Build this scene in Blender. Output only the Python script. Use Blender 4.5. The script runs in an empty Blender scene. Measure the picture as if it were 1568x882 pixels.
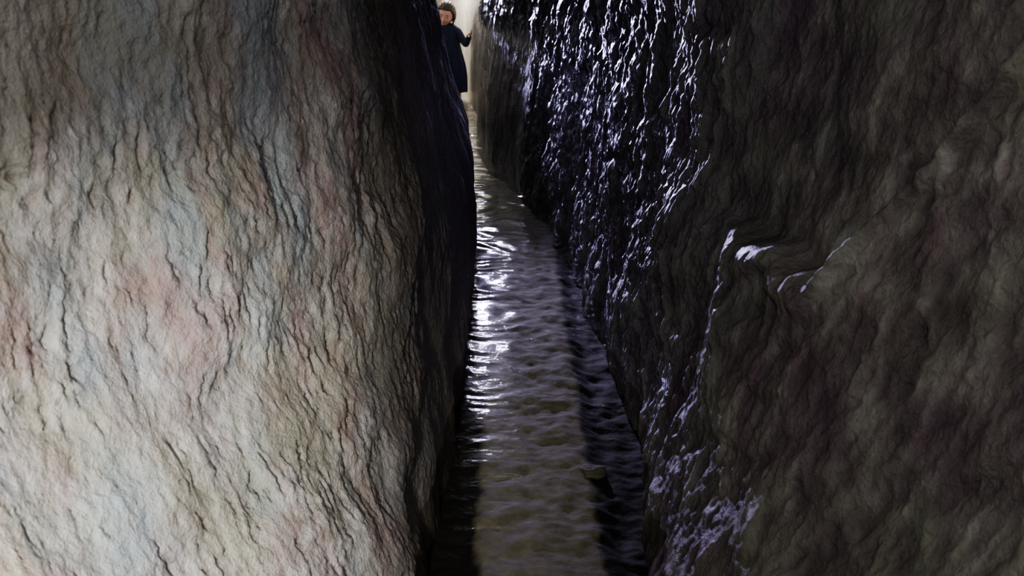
import bpy, math, numpy as np
from mathutils import Vector, Matrix
scene=bpy.context.scene
rng=np.random.RandomState(7)
PERM=rng.permutation(512); PERM=np.concatenate([PERM]*3)
ANG=rng.rand(512)*2*math.pi
def perlin(x,y,seed=0):
    x=np.asarray(x,float)+seed*17.31+1000; y=np.asarray(y,float)+seed*9.77+1000
    xi=np.floor(x).astype(int); yi=np.floor(y).astype(int); fx=x-xi; fy=y-yi
    def g(ix,iy,dx,dy):
        a=ANG[PERM[(PERM[ix%512]+iy)%512]]; return np.cos(a)*dx+np.sin(a)*dy
    u=fx**3*(fx*(6*fx-15)+10); v=fy**3*(fy*(6*fy-15)+10)
    n00=g(xi,yi,fx,fy); n10=g(xi+1,yi,fx-1,fy); n01=g(xi,yi+1,fx,fy-1); n11=g(xi+1,yi+1,fx-1,fy-1)
    return ((n00*(1-u)+n10*u)*(1-v)+(n01*(1-u)+n11*u)*v)*1.5
def fbm(x,y,o=4,seed=0):
    r=0;a=1
    for i in range(o):
        r=r+a*perlin(x*2**i,y*2**i,seed+i*3); a*=.5
    return r
def ss(a,b,x):
    t=np.clip((x-a)/(b-a),0,1); return t*t*(3-2*t)
def sabs(n,e=.06): return np.sqrt(n*n+e*e)-e

HS=[-.3,0,.5,.9,1.4,2.4]
DL=[-1,0,.8,1.3,1.8,2.2,2.6,3.2,4.0,4.8,5.6,6.5,7.5,9,11,14]
TL=[[-1.1,-1.0,-.66,-.42,-.25,-.225,-.205,-.19,-.18,-.185,-.23,-.35,-.52,-.78,-1.1,-1.7],
    [-1.2,-1.1,-.70,-.44,-.265,-.235,-.213,-.196,-.185,-.188,-.23,-.35,-.52,-.78,-1.1,-1.7],
    [-1.3,-1.2,-.92,-.68,-.46,-.335,-.265,-.225,-.207,-.21,-.25,-.38,-.54,-.80,-1.1,-1.7],
    [-1.35,-1.3,-1.02,-.82,-.57,-.40,-.30,-.285,-.30,-.33,-.39,-.48,-.60,-.84,-1.12,-1.7],
    [-1.35,-1.3,-1.06,-.87,-.64,-.48,-.39,-.375,-.40,-.43,-.47,-.55,-.66,-.88,-1.15,-1.7],
    [-1.3,-1.25,-1.0,-.85,-.68,-.55,-.48,-.45,-.45,-.47,-.5,-.55,-.66,-.88,-1.15,-1.7]]
DR=[-1,0,.8,1.3,1.8,2.2,2.6,3.2,4.0,4.8,5.3,5.8,6.6,7.4,8.2,9.0,9.7,10.2,10.7,12,14]
TR=[[.85,.75,.55,.42,.36,.38,.42,.41,.36,.32,.255,.165,-.01,-.23,-.345,-.362,-.385,-.455,-.50,-.66,-1.2],
    [.9,.8,.6,.45,.375,.39,.43,.418,.372,.33,.265,.175,0,-.22,-.335,-.352,-.375,-.45,-.50,-.66,-1.2],
    [1.1,1.0,.86,.72,.57,.50,.49,.46,.41,.36,.30,.21,.05,-.19,-.32,-.34,-.37,-.44,-.49,-.66,-1.2],
    [1.2,1.1,1.0,.88,.70,.60,.54,.50,.45,.39,.33,.25,.09,-.15,-.31,-.33,-.36,-.43,-.48,-.66,-1.2],
    [1.25,1.2,1.1,.98,.80,.68,.60,.54,.48,.42,.36,.29,.14,-.10,-.25,-.27,-.30,-.34,-.40,-.6,-1.2],
    [1.2,1.15,1.05,.95,.82,.74,.66,.58,.52,.47,.42,.36,.25,.08,-.02,-.05,-.08,-.12,-.2,-.4,-1.1]]
def axis(segs):
    out=[]
    for a,b,st in segs: out+=list(np.arange(a,b-1e-6,st))
    out.append(segs[-1][1]); return np.array(out)
D=axis([(-1,.8,.05),(.8,3.2,.005),(3.2,7.5,.012),(7.5,11,.02),(11,14,.04)])
H=axis([(-.3,0,.03),(0,1.5,.006),(1.5,2.4,.04)])
def table(ds,T):
    T=np.array(T,float)
    DU=np.linspace(-1,14,1501)
    AU=np.array([np.interp(DU,ds,r) for r in T])
    k=np.exp(-.5*(np.arange(-40,41)/11.)**2); k/=k.sum()
    AU=np.array([np.convolve(np.pad(r,40,mode='edge'),k,'valid') for r in AU])
    A=np.array([np.interp(D,DU,r) for r in AU])
    HU=np.linspace(-.3,2.4,271)
    B=np.array([np.interp(HU,HS,A[:,j]) for j in range(len(D))])
    k=np.exp(-.5*(np.arange(-30,31)/9.)**2); k/=k.sum()
    B=np.array([np.convolve(np.pad(r,30,mode='edge'),k,'valid') for r in B])
    return np.array([np.interp(H,HU,r) for r in B])
XL=table(DL,TL); XR=table(DR,TR)
DD,HH=np.meshgrid(D,H,indexing='ij')
def arclen(X):
    j=np.argmin(abs(H-.8)); x=X[:,j]
    s=np.concatenate([[0],np.cumsum(np.hypot(np.diff(x),np.diff(D)))]); return np.repeat(s[:,None],len(H),1)
# ---- left relief : vertical pick marks
S=arclen(XL)
sh=S-.22*HH
a1=perlin(sh/.036,HH/.10,1); a2=perlin(sh/.019,HH/.052,2); a3=perlin(sh/.08,HH/.13,3); a4=fbm(S/.02,HH/.03,2,4)
amp=(.4+.8*ss(-.35,.35,perlin(S/.3,HH/.3,11)))*(.6+.4*ss(.15,.6,HH))
def pick(w,h,s1,th): return ss(th,th+.25,perlin(sh/w,HH/h,s1))
gash=pick(.020,.07,21,.40)*amp+.6*pick(.013,.045,25,.40)*amp+.5*pick(.03,.05,31,.47)*amp
relief=(a1*.44)*amp+(a2*.32)*amp+a3*.45+a4*.18
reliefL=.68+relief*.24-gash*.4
dispL=(.0135*relief-.012*gash+.042*fbm(S/.42,HH/.45,3,30)+.0028*fbm(S/.012,HH/.016,2,60))*(1-.5*ss(1.9,2.5,DD-.5*HH))
dispL-=.005
XLd=XL+dispL
# ---- right relief
S2=arclen(XR)
sh2=S2-.10*HH+.03*perlin(S2/.2,HH/.3,15)
wet=ss(2.1,2.8,DD+.25*perlin(S2/.3,HH/.3,45))
lump=fbm(S2/.17,HH/.22,3,50)+.35*fbm(S2/.035,HH/.05,2,58)
st1=perlin(sh2/.045,HH/.12,51); st2=perlin(sh2/.022,HH/.06,52)
streak=sabs(st1,.15)*.6+.6*st1+.45*st2
hb=.80+np.clip(1.86-DD,0,None)*2.0+.03*perlin(S2/.08,HH*0,53)
rec=ss(0,.03,HH-hb)*(1-ss(2.15,2.6,DD))*ss(1.2,1.5,DD)
ridge=np.exp(-((HH-hb+.03)/.035)**2)*(1-ss(2.1,2.4,DD))*ss(1.1,1.5,DD)
bul=np.exp(-(((DD-2.7)/.16)**2+((HH-.66)/.2)**2))
bul2=np.exp(-(((DD-2.15-.25*(HH-.55))/.085)**2+((HH-.56)/.16)**2))
reliefR=lump*.3+streak*.6
smoothface=1-.8*ss(6.0,6.6,DD)*(1-ss(.95,1.1,HH)*(1-ss(8,8.6,DD)))
low=1-.15*(1-ss(.05,.35,HH))
dispR=(.018*lump*(1-.5*rec)*low+.013*streak*(.5+.9*wet)*(1-.6*rec)*low+.03*fbm(S2/.5,HH/.6,2,70)+.003*fbm(S2/.02,HH/.022,2,80))*smoothface
dispR+= -.07*rec+.024*ridge+.05*bul+.05*bul2
XRd=XR-dispR+.015

def grid_mesh(name,X,Y,Z,flip=False,attr=None):
    n,m=X.shape
    co=np.stack([X,Y,Z],-1).reshape(-1,3)
    i=np.arange(n*m).reshape(n,m)
    a,b,c,d=i[:-1,:-1],i[1:,:-1],i[1:,1:],i[:-1,1:]
    f=np.stack([a,b,c,d] if not flip else [d,c,b,a],-1).reshape(-1,4)
    me=bpy.data.meshes.new(name)
    me.vertices.add(len(co)); me.vertices.foreach_set('co',co.ravel().astype(np.float32))
    me.loops.add(f.size); me.loops.foreach_set('vertex_index',f.ravel().astype(np.int32))
    me.polygons.add(len(f)); me.polygons.foreach_set('loop_start',np.arange(0,f.size,4).astype(np.int32))
    me.polygons.foreach_set('loop_total',np.full(len(f),4,np.int32))
    me.update(calc_edges=True)
    me.polygons.foreach_set('use_smooth',np.ones(len(f),bool))
    if attr is not None:
        at=me.attributes.new('relief','FLOAT','POINT'); at.data.foreach_set('value',attr.ravel().astype(np.float32))
    me.validate()
    ob=bpy.data.objects.new(name,me); scene.collection.objects.link(ob); return ob

class NT:
    def __init__(s,name):
        s.m=bpy.data.materials.new(name); s.m.use_nodes=True; s.t=s.m.node_tree; s.n=s.t.nodes; s.n.clear()
    def add(s,ty,**k):
        n=s.n.new(ty)
        for a,b in k.items():
            if a.startswith('_'): n.inputs[a[1:].replace('_',' ')].default_value=b
            else: setattr(n,a,b)
        return n
    def l(s,a,b): s.t.links.new(a,b)
    def ramp(s,fac,stops):
        r=s.n.new('ShaderNodeValToRGB'); e=r.color_ramp.elements
        while len(e)<len(stops): e.new(.5)
        for i,(p,c) in enumerate(stops):
            e[i].position=p; e[i].color=(*c,1) if len(c)==3 else c
        s.l(fac,r.inputs[0]); return r.outputs[0]
    def noise(s,vec,scale,detail=5,rough=.6,dist=0):
        n=s.n.new('ShaderNodeTexNoise'); n.inputs['Scale'].default_value=scale; n.inputs['Detail'].default_value=detail
        n.inputs['Roughness'].default_value=rough; n.inputs['Distortion'].default_value=dist; s.l(vec,n.inputs['Vector']); return n.outputs['Fac']
    def mapping(s,sc,rot=(0,0,0),loc=(0,0,0)):
        if not hasattr(s,'tc'): s.tc=s.n.new('ShaderNodeTexCoord').outputs['Object']
        m=s.n.new('ShaderNodeMapping'); m.inputs['Scale'].default_value=sc; m.inputs['Rotation'].default_value=rot; m.inputs['Location'].default_value=loc
        s.l(s.tc,m.inputs['Vector']); return m.outputs[0]
    def mix(s,fac,a,b,blend='MIX'):
        n=s.n.new('ShaderNodeMix'); n.data_type='RGBA'; n.blend_type=blend
        for v,i in ((fac,0),(a,6),(b,7)):
            if isinstance(v,(int,float)): n.inputs[i].default_value=v
            elif isinstance(v,tuple): n.inputs[i].default_value=(*v,1)
            else: s.l(v,n.inputs[i])
        return n.outputs[2]
    def math(s,op,a,b=0.,clamp=False):
        n=s.n.new('ShaderNodeMath'); n.operation=op; n.use_clamp=clamp
        for v,i in ((a,0),(b,1)):
            if isinstance(v,(int,float)): n.inputs[i].default_value=v
            else: s.l(v,n.inputs[i])
        return n.outputs[0]
    def mr(s,v,a,b,c,d):
        n=s.n.new('ShaderNodeMapRange'); s.l(v,n.inputs[0])
        for i,x in enumerate((a,b,c,d)): n.inputs[i+1].default_value=x
        return n.outputs[0]
    def out(s,sh):
        o=s.n.new('ShaderNodeOutputMaterial'); s.l(sh,o.inputs[0])

def left_mat():
    t=NT('chiselled_limestone'); v=t.mapping((1,1,.5)); iso=t.mapping((1,1,1))
    base=t.ramp(t.noise(v,17,9,.74),[(.28,(.16,.145,.13)),(.44,(.33,.31,.285)),(.57,(.53,.51,.48)),(.72,(.80,.79,.78))])
    big=t.ramp(t.noise(t.mapping((1,1,.8),loc=(2,6,1)),2.6,4,.55),[(.38,(.62,.60,.57)),(.58,(1.06,1.05,1.04))])
    base=t.mix(1.,base,big,'MULTIPLY')
    pink=t.ramp(t.noise(t.mapping((1,1,.5),loc=(3,1,2)),6,7,.66),[(.46,(0,0,0)),(.62,(1,1,1))])
    c=t.mix(t.math('MULTIPLY',pink,.68),base,(.32,.20,.185))
    blue=t.ramp(t.noise(t.mapping((1,1,.6),loc=(7,5,2)),4.2,6,.62),[(.46,(0,0,0)),(.62,(1,1,1))])
    c=t.mix(t.math('MULTIPLY',blue,.6),c,(.32,.40,.43))
    gr=t.ramp(t.noise(t.mapping((1,1,.8),loc=(1,15,2)),3.1,5,.6),[(.46,(0,0,0)),(.60,(1,1,1))])
    c=t.mix(t.math('MULTIPLY',gr,.55),c,(.37,.36,.25))
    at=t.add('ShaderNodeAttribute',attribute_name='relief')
    groove_tone=t.mr(at.outputs['Fac'],.05,.7,0,1)
    c=t.mix(1.,c,t.ramp(groove_tone,[(0,(.52,.45,.43)),(.5,(.86,.83,.81)),(1,(1,1,1))]),'MULTIPLY')  # colour darkens where the relief value is low, as in grooves and gashes
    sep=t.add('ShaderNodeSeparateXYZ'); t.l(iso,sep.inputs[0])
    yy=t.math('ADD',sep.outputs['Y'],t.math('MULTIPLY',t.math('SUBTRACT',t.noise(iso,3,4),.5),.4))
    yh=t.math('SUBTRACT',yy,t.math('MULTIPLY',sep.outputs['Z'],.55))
    shade_mask=t.mr(yh,1.58,2.0,0,1)
    c=t.mix(t.math('MULTIPLY',shade_mask,.82),c,(.075,.062,.05))  # shade of the turned-away side face painted into the rock colour
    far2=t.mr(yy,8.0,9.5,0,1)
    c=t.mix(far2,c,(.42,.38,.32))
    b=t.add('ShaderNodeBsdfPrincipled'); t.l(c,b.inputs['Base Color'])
    t.l(t.mr(t.noise(iso,30,4),.3,.7,.35,.65),b.inputs['Roughness']); b.inputs['Specular IOR Level'].default_value=.5
    bp=t.add('ShaderNodeBump',_Strength=.85,_Distance=.012)
    h=t.math('ADD',t.noise(t.mapping((1,1,.6)),50,6,.68),t.math('MULTIPLY',t.noise(iso,130,4,.6),.5))
    t.l(h,bp.inputs['Height']); t.l(bp.outputs[0],b.inputs['Normal']); t.out(b.outputs[0]); return t.m
def right_mat():
    t=NT('wet_limestone'); v=t.mapping((1,1,.5)); iso=t.mapping((1,1,1))
    base=t.ramp(t.noise(v,10,9,.74),[(.30,(.085,.065,.055)),(.46,(.19,.17,.14)),(.60,(.33,.32,.26)),(.76,(.52,.52,.50))])
    red=t.ramp(t.noise(t.mapping((1,1,.7),loc=(3,8,2)),4.0,6,.65),[(.46,(0,0,0)),(.60,(1,1,1))])
    c=t.mix(t.math('MULTIPLY',red,.65),base,(.16,.085,.115))
    gr=t.ramp(t.noise(t.mapping((1,1,.7),loc=(9,2,4)),3.4,5,.6),[(.46,(0,0,0)),(.60,(1,1,1))])
    c=t.mix(t.math('MULTIPLY',gr,.5),c,(.23,.26,.17))
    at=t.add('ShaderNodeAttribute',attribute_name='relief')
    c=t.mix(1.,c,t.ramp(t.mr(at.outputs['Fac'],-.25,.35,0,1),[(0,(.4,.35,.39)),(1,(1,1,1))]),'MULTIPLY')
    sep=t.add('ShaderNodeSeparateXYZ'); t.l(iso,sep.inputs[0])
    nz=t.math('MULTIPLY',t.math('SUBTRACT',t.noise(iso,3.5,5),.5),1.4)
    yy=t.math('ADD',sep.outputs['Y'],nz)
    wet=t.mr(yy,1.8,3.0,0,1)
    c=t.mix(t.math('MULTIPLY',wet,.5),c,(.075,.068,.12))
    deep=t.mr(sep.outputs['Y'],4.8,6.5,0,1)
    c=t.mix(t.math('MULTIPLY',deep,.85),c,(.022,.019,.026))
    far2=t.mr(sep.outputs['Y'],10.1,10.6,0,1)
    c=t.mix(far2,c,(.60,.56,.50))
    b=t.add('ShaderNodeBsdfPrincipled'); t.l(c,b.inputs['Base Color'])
    r=t.mr(t.noise(t.mapping((1,1,.5),loc=(4,4,4)),14,4),.35,.65,.24,.5)
    r=t.math('ADD',r,t.mr(wet,0,1,.18,0)); t.l(r,b.inputs['Roughness'])
    b.inputs['Specular IOR Level'].default_value=.7
    patch=t.mr(t.noise(t.mapping((1,1,.6),loc=(6,1,9)),6,4,.6),.40,.56,.15,.9)
    t.l(t.math('MULTIPLY',t.mr(wet,0,1,.15,1),patch),b.inputs['Coat Weight']); b.inputs['Coat Roughness'].default_value=.26
    bp=t.add('ShaderNodeBump',_Strength=1.,_Distance=.018)
    h=t.math('ADD',t.noise(t.mapping((1,1,.55)),26,7,.7),t.math('MULTIPLY',t.noise(iso,75,4,.6),.5))
    t.l(h,bp.inputs['Height']); t.l(bp.outputs[0],b.inputs['Normal']); t.l(bp.outputs[0],b.inputs['Coat Normal']); t.out(b.outputs[0]); return t.m
def rock_plain(name,c1,c2):
    t=NT(name); iso=t.mapping((1,1,1))
    c=t.ramp(t.noise(iso,6,7,.65,.4),[(.3,c1),(.7,c2)])
    b=t.add('ShaderNodeBsdfPrincipled',_Roughness=.7); t.l(c,b.inputs['Base Color'])
    bp=t.add('ShaderNodeBump',_Strength=.8,_Distance=.02); t.l(t.noise(iso,18,6,.65),bp.inputs['Height']); t.l(bp.outputs[0],b.inputs['Normal']); t.out(b.outputs[0]); return t.m
def bed_mat():
    t=NT('silty_channel_bed'); iso=t.mapping((1,1,1))
    sep=t.add('ShaderNodeSeparateXYZ'); t.l(iso,sep.inputs[0])
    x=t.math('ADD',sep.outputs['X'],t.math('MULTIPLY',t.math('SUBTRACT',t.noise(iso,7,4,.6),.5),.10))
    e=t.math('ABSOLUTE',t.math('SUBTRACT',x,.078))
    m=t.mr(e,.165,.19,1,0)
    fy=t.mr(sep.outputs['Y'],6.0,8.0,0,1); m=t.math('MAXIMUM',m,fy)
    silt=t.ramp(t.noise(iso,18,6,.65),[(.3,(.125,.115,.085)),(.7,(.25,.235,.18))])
    c=t.mix(m,(.010,.009,.008),silt)  # near-black margins put side shade and wall reflections into the bed colour
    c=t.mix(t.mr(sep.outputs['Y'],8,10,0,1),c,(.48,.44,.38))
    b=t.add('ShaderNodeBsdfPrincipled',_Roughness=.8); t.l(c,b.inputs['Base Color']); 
    bp=t.add('ShaderNodeBump',_Strength=.6,_Distance=.01); t.l(t.noise(iso,25,4),bp.inputs['Height']); t.l(bp.outputs[0],b.inputs['Normal']); t.out(b.outputs[0]); return t.m
def water_mat():
    t=NT('stream_water'); v=t.mapping((.5,1,1),(0,0,.12))
    bp=t.add('ShaderNodeBump',_Strength=.45,_Distance=.005); t.l(t.noise(v,30,3,.5,.4),bp.inputs['Height'])
    # Schlick reflectance, same from both sides of the surface
    ge=t.add('ShaderNodeNewGeometry'); dt=t.add('ShaderNodeVectorMath',operation='DOT_PRODUCT'); t.l(bp.outputs[0],dt.inputs[0]); t.l(ge.outputs['Incoming'],dt.inputs[1])
    c=t.math('ABSOLUTE',dt.outputs['Value']); f=t.math('POWER',t.math('SUBTRACT',1.,c,True),5.)
    f=t.math('ADD',t.math('MULTIPLY',f,.97),.022,True)
    gl=t.add('ShaderNodeBsdfGlossy',_Roughness=.08,_Color=(1,1,1,1)); t.l(bp.outputs[0],gl.inputs['Normal'])
    tr=t.add('ShaderNodeBsdfTransparent',_Color=(.85,.84,.77,1))
    mx=t.add('ShaderNodeMixShader'); t.l(f,mx.inputs[0]); t.l(tr.outputs[0],mx.inputs[1]); t.l(gl.outputs[0],mx.inputs[2]); t.out(mx.outputs[0]); return t.m
def simple(name,c,rough=.7,c2=None,scale=40):
    t=NT(name); iso=t.mapping((1,1,1)); c2=c2 or tuple(x*.7 for x in c)
    col=t.ramp(t.noise(iso,scale,4),[(.35,c2),(.65,c)])
    b=t.add('ShaderNodeBsdfPrincipled',_Roughness=rough); t.l(col,b.inputs['Base Color']); t.out(b.outputs[0]); return t.m

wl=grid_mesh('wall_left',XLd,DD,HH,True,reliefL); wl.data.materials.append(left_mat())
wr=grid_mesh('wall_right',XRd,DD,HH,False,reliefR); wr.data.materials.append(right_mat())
jz=np.argmin(abs(H)); 
U=np.linspace(0,1,61)[None,:]
Dw=D; l0=XL[:,jz][:,None]-.07; r0=XR[:,jz][:,None]+.07
X=l0+(r0-l0)*U; Y=np.repeat(Dw[:,None],61,1)
depth=-.11+.085*ss(8,10.2,Y)
bedz=depth-.03*ss(.16,.25,np.abs(X-.078))*(1-ss(6,8,Y))+.012*fbm(X/.12,Y/.12,3,90)*(1-ss(8,10,Y)*.6)
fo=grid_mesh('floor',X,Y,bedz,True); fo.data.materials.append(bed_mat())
rip=.0036*np.sin((Y+.2*perlin(X/.4,Y/.3,95))*2*math.pi/.12+2.2*perlin(X/.15,Y/.12,96))*(.5+.8*ss(-.4,.4,perlin(X/.3,Y/.4,97)))+.003*perlin(X/.10,Y/.05,98)
rip*=.25+.6*ss(3.1,4.4,Y)
wa=grid_mesh('stream_water',X,Y,rip,True); wa.data.materials.append(water_mat())
lt=XL[:,-1][:,None]-.05; rt=XR[:,-1][:,None]+.05
X=lt+(rt-lt)*U; Z=2.33+.25*np.sin(math.pi*U)+.03*fbm(X/.3,Y/.3,3,99)
ce=grid_mesh('ceiling',X,Y,Z,False); ce.data.materials.append(rock_plain('ceiling_rock',(.25,.24,.22),(.5,.48,.45)))
for nm,yy,a,b in (('wall_back',13.95,-2.1,-.8),('wall_front',-.98,-1.6,1.5)):
    xs=np.linspace(a,b,60); zs=np.linspace(-.3,2.65,90); XX,ZZ=np.meshgrid(xs,zs,indexing='ij')
    w=grid_mesh(nm,XX,yy+.05*fbm(XX/.3,ZZ/.3,4,110),ZZ,nm=='wall_front'); w.data.materials.append(rock_plain(nm+'_rock',(.3,.26,.2),(.55,.48,.4)))

def wall_x(d,h):
    i=np.argmin(abs(D-d)); j=np.argmin(abs(H-h)); return XRd[i,j]
import bmesh
bedstone=rock_plain('stone_rock',(.09,.08,.055),(.17,.16,.12))
def stone(x,y,z,r,seed):
    bm=bmesh.new(); bmesh.ops.create_icosphere(bm,subdivisions=4,radius=1)
    for v in bm.verts:
        p=v.co.copy(); k=1+.25*float(perlin(p.x*1.3+seed,p.y*1.3+p.z,seed))
        v.co=Vector((p.x*r*1.2*k,p.y*r*k,p.z*r*.5*k))
    me=bpy.data.meshes.new('stone'); bm.to_mesh(me); bm.free()
    for p in me.polygons: p.use_smooth=True
    o=bpy.data.objects.new('submerged_stone',me); o.location=(x,y,z); scene.collection.objects.link(o); me.materials.append(bedstone)
stone(.265,2.62,-.115,.04,1); stone(-.15,2.02,-.125,.045,2)

# ---------- child
child=bpy.data.objects.new('child',None); scene.collection.objects.link(child); child.location=(-.66,10.78,0)
def par(o):
    o.parent=child; o.matrix_parent_inverse=Matrix.Translation(child.location).inverted()
skin=simple('skin',(.66,.39,.28),.5,(.60,.34,.24)); navy=simple('navy_cotton',(.018,.024,.052),.85,(.011,.014,.032)); hairm=simple('brown_hair',(.05,.026,.014),.5,(.022,.012,.007),120)
eyem=simple('eye_white',(.7,.68,.65),.3,(.65,.62,.6)); irism=simple('iris',(.03,.015,.01),.2); lipm=simple('lips',(.42,.15,.13),.5)
def skinned(name,pts,edges,rad,mat,sub=2,root=0):
    me=bpy.data.meshes.new(name); me.from_pydata(pts,edges,[]); ob=bpy.data.objects.new(name,me); scene.collection.objects.link(ob)
    sm=ob.modifiers.new('skin','SKIN'); sm.use_smooth_shade=True
    for i,r in enumerate(rad):
        sv=me.skin_vertices[0].data[i]; sv.radius=(r,r) if not isinstance(r,tuple) else r; sv.use_root=(i==root)
    s=ob.modifiers.new('sub','SUBSURF'); s.levels=sub; s.render_levels=sub
    me.materials.append(mat); par(ob); return ob
hx=wall_x(10.62,.79)-.006
o=-.03
def sx_(p): return (p[0]+o,p[1],p[2])
shL=sx_((-.605,10.76,.79)); elL=(hx-.062,10.69,.625); wrL=(hx-.024,10.635,.735)
shR=sx_((-.80,10.78,.795)); elR=sx_((-.85,10.78,.63)); wrR=sx_((-.84,10.70,.50))
P=[sx_(p) for p in [(-.645,10.78,.48),(-.665,10.78,.60),(-.69,10.77,.72),(-.70,10.765,.80),(-.703,10.75,.85),(-.708,10.73,.90)]]+[shL,elL,wrL,shR,elR,wrR]+[sx_(p) for p in [
   (-.60,10.78,.43),(-.588,10.755,.25),(-.59,10.79,.045),(-.582,10.745,.005),(-.578,10.67,-.005),
   (-.69,10.78,.43),(-.665,10.77,.25),(-.655,10.85,.05),(-.66,10.80,.005),(-.665,10.73,-.005)]]
E=[(0,1),(1,2),(2,3),(3,4),(4,5),(3,6),(6,7),(7,8),(3,9),(9,10),(10,11),(0,12),(12,13),(13,14),(14,15),(15,16),(0,17),(17,18),(18,19),(19,20),(20,21)]
R=[.085,.075,.08,.05,.035,.034,.028,.024,.019,.028,.024,.019,.058,.040,.026,.026,.018,.058,.040,.026,.026,.018]
skinned('body',P,E,R,skin)
def hand(name,wr,fwd,up,side,s=1.0):
    wr=Vector(wr); f=Vector(fwd).normalized(); n=Vector(up).normalized(); sd=Vector(side).normalized()
    def q(a,b,c): return tuple(wr+f*a*s+sd*b*s+n*c*s)
    skinned(name+'_palm',[q(0,0,0),q(.02,0,0),q(.045,0,0)],[(0,1),(1,2)],[.017*s,(.022*s,.012*s),(.024*s,.011*s)],skin)
    for k,(b,L) in enumerate(((-.018,.036),(-.006,.041),(.006,.038),(.018,.030))):
        pp=[q(.035,b,0),q(.052,b*1.1,.001),q(.052+L*.5,b*1.25,.006),q(.052+L*.9,b*1.35,.000),]
        skinned(f'{name}_finger_{k+1}',pp,[(0,1),(1,2),(2,3)],[.0065*s,.0065*s,.0058*s,.0045*s],skin)
    pp=[q(.012,-.014,0),q(.03,-.032,.002),q(.052,-.042,.0)]
    skinned(name+'_thumb',pp,[(0,1),(1,2)],[.008*s,.0072*s,.0055*s],skin)
hand('hand_left',wrL,(hx-wrL[0]+.006,-.03,.07),(-1,0,.2),(0,1,.3),1.1)
hand('hand_right',wrR,(.1,-.3,-1),(-1,0,0),(0,-1,0),.95)
def loft(name,rings,mat,n=40,folds=0.):
    vs=[];fs=[]
    for k,(c,rx,ry,ax) in enumerate(rings):
        c=sx_(c); ax=Vector(ax).normalized(); u=Vector((1,0,0)); u=(u-ax*u.dot(ax)).normalized(); w=ax.cross(u)
        fa=folds*max(0,(k-2)/len(rings))
        for i in range(n):
            a=2*math.pi*i/n; m=1+fa*math.sin(a*9+k*.35)+fa*.6*math.sin(a*5+1+k*.2)
            vs.append(tuple(Vector(c)+u*rx*m*math.cos(a)+w*ry*m*math.sin(a)))
    for k in range(len(rings)-1):
        for i in range(n):
            j=(i+1)%n; fs.append((k*n+i,k*n+j,(k+1)*n+j,(k+1)*n+i))
    me=bpy.data.meshes.new(name); me.from_pydata(vs,[],fs); ob=bpy.data.objects.new(name,me); scene.collection.objects.link(ob)
    for p in me.polygons: p.use_smooth=True
    so=ob.modifiers.new('cloth','SOLIDIFY'); so.thickness=.005; so.offset=1
    s=ob.modifiers.new('sub','SUBSURF'); s.levels=1; s.render_levels=2
    me.materials.append(mat); par(ob); return ob
loft('dress',[((-.702,10.755,.868),.045,.042,(0,0,1)),((-.701,10.76,.850),.065,.055,(0,0,1)),((-.70,10.765,.836),.108,.066,(0,0,1)),((-.697,10.767,.79),.128,.078,(.05,0,1)),
  ((-.69,10.77,.72),.115,.086,(.1,0,1)),((-.675,10.775,.64),.107,.088,(.15,0,1)),((-.66,10.775,.56),.112,.095,(.15,0,1)),((-.65,10.775,.48),.122,.105,(.1,0,1)),
  ((-.64,10.78,.40),.13,.115,(.1,0,1)),((-.632,10.785,.30),.135,.12,(.1,0,1)),((-.625,10.79,.20),.13,.12,(.1,0,1)),((-.62,10.79,.085),.122,.115,(0,0,1))],navy,56,.12)
def sleeve(name,a,b,c):
    a,b,c=Vector(a),Vector(b),Vector(c); r=[]
    inn=Vector((-.72,10.765,.80)); 
    d1=(b-a).normalized(); d2=(c-b).normalized(); d0=(a-inn).normalized()
    r.append((a.lerp(inn,.55),.040,.040,d0)); r.append((a.lerp(inn,.2),.050,.048,d0+d1*.4))
    for t,rr in ((.1,.052),(.4,.047),(.75,.042)): r.append((a.lerp(b,t),rr,rr,d1))
    r.append((b,.040,.040,(d1+d2*.8)))
    for t,rr in ((.25,.037),(.6,.033),(.85,.030),(.97,.027)): r.append((b.lerp(c,t),rr,rr,d2))
    vs=[];fs=[];n=24;u=None
    for k,(cc,rx,ry,ax) in enumerate(r):
        ax=Vector(ax).normalized()
        u=(Vector((0,1,0)) if u is None else u); u=(u-ax*u.dot(ax)).normalized(); w=ax.cross(u)
        for i in range(n):
            an=2*math.pi*i/n; m=1+.05*math.sin(an*3+k*2.1); vs.append(tuple(Vector(cc)+u*rx*m*math.cos(an)+w*ry*m*math.sin(an)))
    for k in range(len(r)-1):
        for i in range(n):
            j=(i+1)%n; fs.append((k*n+i,k*n+j,(k+1)*n+j,(k+1)*n+i))
    me=bpy.data.meshes.new(name); me.from_pydata(vs,[],fs); ob=bpy.data.objects.new(name,me); scene.collection.objects.link(ob)
    for p in me.polygons: p.use_smooth=True
    s=ob.modifiers.new('sub','SUBSURF'); s.levels=1; s.render_levels=2
    me.materials.append(navy); par(ob)
sleeve('sleeve_left',shL,elL,wrL); sleeve('sleeve_right',shR,elR,wrR)
HC=Vector((-.712+o-.008,10.70,.965)); HR=Matrix.Rotation(math.radians(10),4,'Y')@Matrix.Rotation(math.radians(-4),4,'Z')@Matrix.Rotation(math.radians(17),4,'X')
HM=Matrix.Translation(HC)@HR@Matrix.Scale(1.12,4)
def gauss(x,z,cx,cz,sx,sz): return math.exp(-((x-cx)/sx)**2-((z-cz)/sz)**2)
def head_obj(name,me,mat):
    ob=bpy.data.objects.new(name,me); scene.collection.objects.link(ob); me.transform(HM); me.materials.append(mat)
    for p in me.polygons: p.use_smooth=True
    par(ob); return ob
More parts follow.
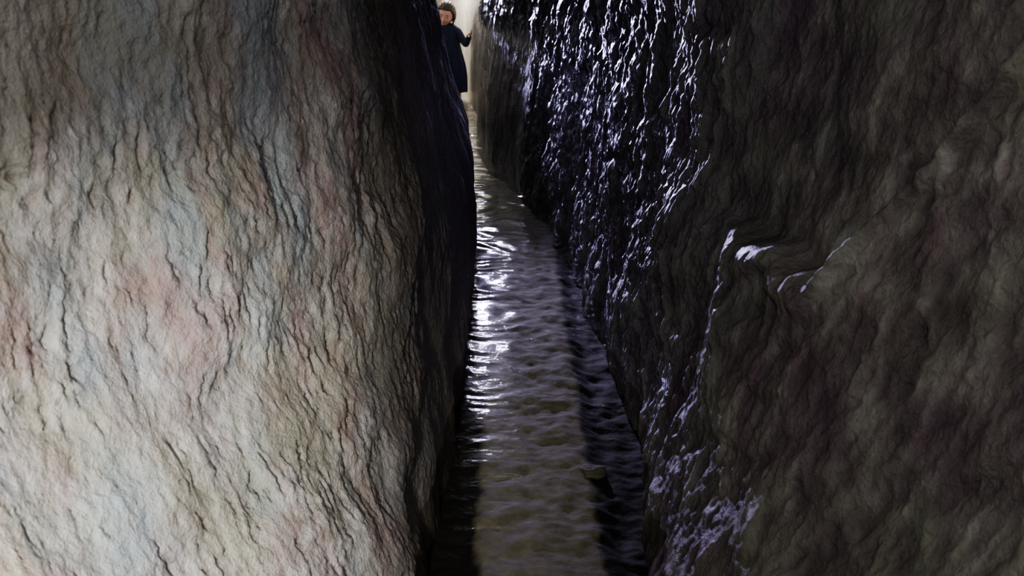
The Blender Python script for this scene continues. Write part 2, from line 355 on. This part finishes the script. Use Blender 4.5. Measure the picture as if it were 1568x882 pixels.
def ball(name,c,r,mat,sub=4,fn=None):
    bm=bmesh.new(); bmesh.ops.create_icosphere(bm,subdivisions=sub,radius=1)
    for v in bm.verts:
        p=Vector((v.co.x*r[0],v.co.y*r[1],v.co.z*r[2]))+Vector(c)
        v.co=fn(p,v.co) if fn else p
    me=bpy.data.meshes.new(name); bm.to_mesh(me); bm.free(); return head_obj(name,me,mat)
def face(p,o):
    x,y,z=p
    if z<-.02: x*=1-.32*min(1,(-.02-z)/.095)**1.3; y*=1-.10*min(1,(-.02-z)/.095)
    if y<0:
        y-=.017*gauss(x,z,0,-.028,.013,.016)+.007*gauss(x,z,0,-.008,.009,.02)
        y+=.008*(gauss(x,z,.031,.002,.018,.013)+gauss(x,z,-.031,.002,.018,.013))
        y-=.006*(gauss(x,z,.038,-.035,.02,.02)+gauss(x,z,-.038,-.035,.02,.02))
        y-=.006*gauss(x,z,0,-.06,.022,.010)+.006*gauss(x,z,0,-.092,.02,.014)
    return Vector((x,y,z))
ball('head',(0,0,0),(.082,.096,.112),skin,5,face)
for sx in (-1,1):
    ball('ear',(sx*.081,.008,-.01),(.009,.018,.027),skin,3)
    ball('eye',(sx*.031,-.080,.002),(.012,.010,.007),eyem,3)
    ball('iris',(sx*.031,-.0885,-.002),(.006,.003,.006),irism,2)
    ball('upper_eyelid',(sx*.031,-.082,.007),(.014,.010,.0055),skin,3)
    ball('eyebrow',(sx*.032,-.090,.020),(.016,.004,.003),hairm,2)
ball('mouth',(0,-.094,-.062),(.019,.005,.006),lipm,3)
def hairfn(p,o):
    x,y,z=p
    s=.006*math.sin(math.atan2(x,z+.3)*90)+.006*float(perlin(x*40,y*40+z*20,3))
    k=1+s*4
    p=Vector((x*k,y*k,z*k))
    if y<-.02:
        front=min(1,(-.02-y)/.05)
        if z<.062: p.y+=front*(.075 if z<.045 else .075*(.062-z)/.017); p.x*=1.0
    return p
ball('hair',(0,.014,.016),(.098,.105,.116),hairm,5,hairfn)
for sx in (-1,1):
    for k in range(4):
        pts=[(sx*(.06+.006*k),-.055+.02*k,.07),(sx*.092,-.035+.022*k,.02),(sx*(.094),-.022+.022*k,-.04),(sx*(.082-.004*k),-.005+.02*k,-.10)]
        pts=[tuple(HM@Vector(q)) for q in pts]
        skinned('hair_lock',pts,[(0,1),(1,2),(2,3)],[.012,.015,.013,.006],hairm)

# ---------- lights
def light(name,ty,loc,energy,col,size=.05,target=None,**k):
    L=bpy.data.lights.new(name,ty); L.energy=energy; L.color=col
    if ty in('POINT','SPOT'): L.shadow_soft_size=size
    for a,b in k.items(): setattr(L,a,b)
    o=bpy.data.objects.new(name,L); o.location=loc; scene.collection.objects.link(o)
    if target: o.rotation_euler=(Vector(target)-Vector(loc)).to_track_quat('-Z','Y').to_euler()
    return o
light('torch_beam','SPOT',(-.36,.0,1.15),200,(1,.99,.97),.05,(-.66,1.72,.42),spot_size=math.radians(54),spot_blend=1.)
light('torch_spill_fill','POINT',(-.02,-.1,1.8),44,(.90,.90,1),.05)  # added fill standing for torch spill on the right wall and bed
light('bed_fill','SPOT',(.07,.1,1.75),22,(.97,.98,1),.05,(.075,3.1,-.1),spot_size=math.radians(20),spot_blend=.9)  # extra spot with no source of its own, added to brighten the bed
light('ceiling_fill','POINT',(-.30,8.2,1.95),42,(.72,.70,1),.06)  # added bluish point light, brightens the ceiling that the water reflects
light('passage_lamp_warm','POINT',(-.78,11.5,1.7),150,(1,.98,.95),.06)
light('glint_spot','SPOT',(-.40,8.4,1.36),1300,(.56,.50,1),.04,(.42,3.0,.28),spot_size=math.radians(29),spot_blend=1.)  # added unseen spot, aimed to raise violet glints on the wet right wall
w=bpy.data.worlds.new('World'); scene.world=w; w.use_nodes=True; w.node_tree.nodes['Background'].inputs[0].default_value=(.01,.011,.015,1)

cam=bpy.data.cameras.new('camera'); co=bpy.data.objects.new('camera',cam); scene.collection.objects.link(co); scene.camera=co
co.location=(0,0,1.45); co.rotation_euler=(math.radians(90-19.4),0,0)
cam.sensor_width=36; cam.lens=36*1700/1920; cam.clip_start=.02
cam.dof.use_dof=True; cam.dof.focus_distance=3.6; cam.dof.aperture_fstop=5.6
scene.view_settings.view_transform='AgX'
try: scene.view_settings.look='AgX - Medium High Contrast'
except Exception as e: print(e)
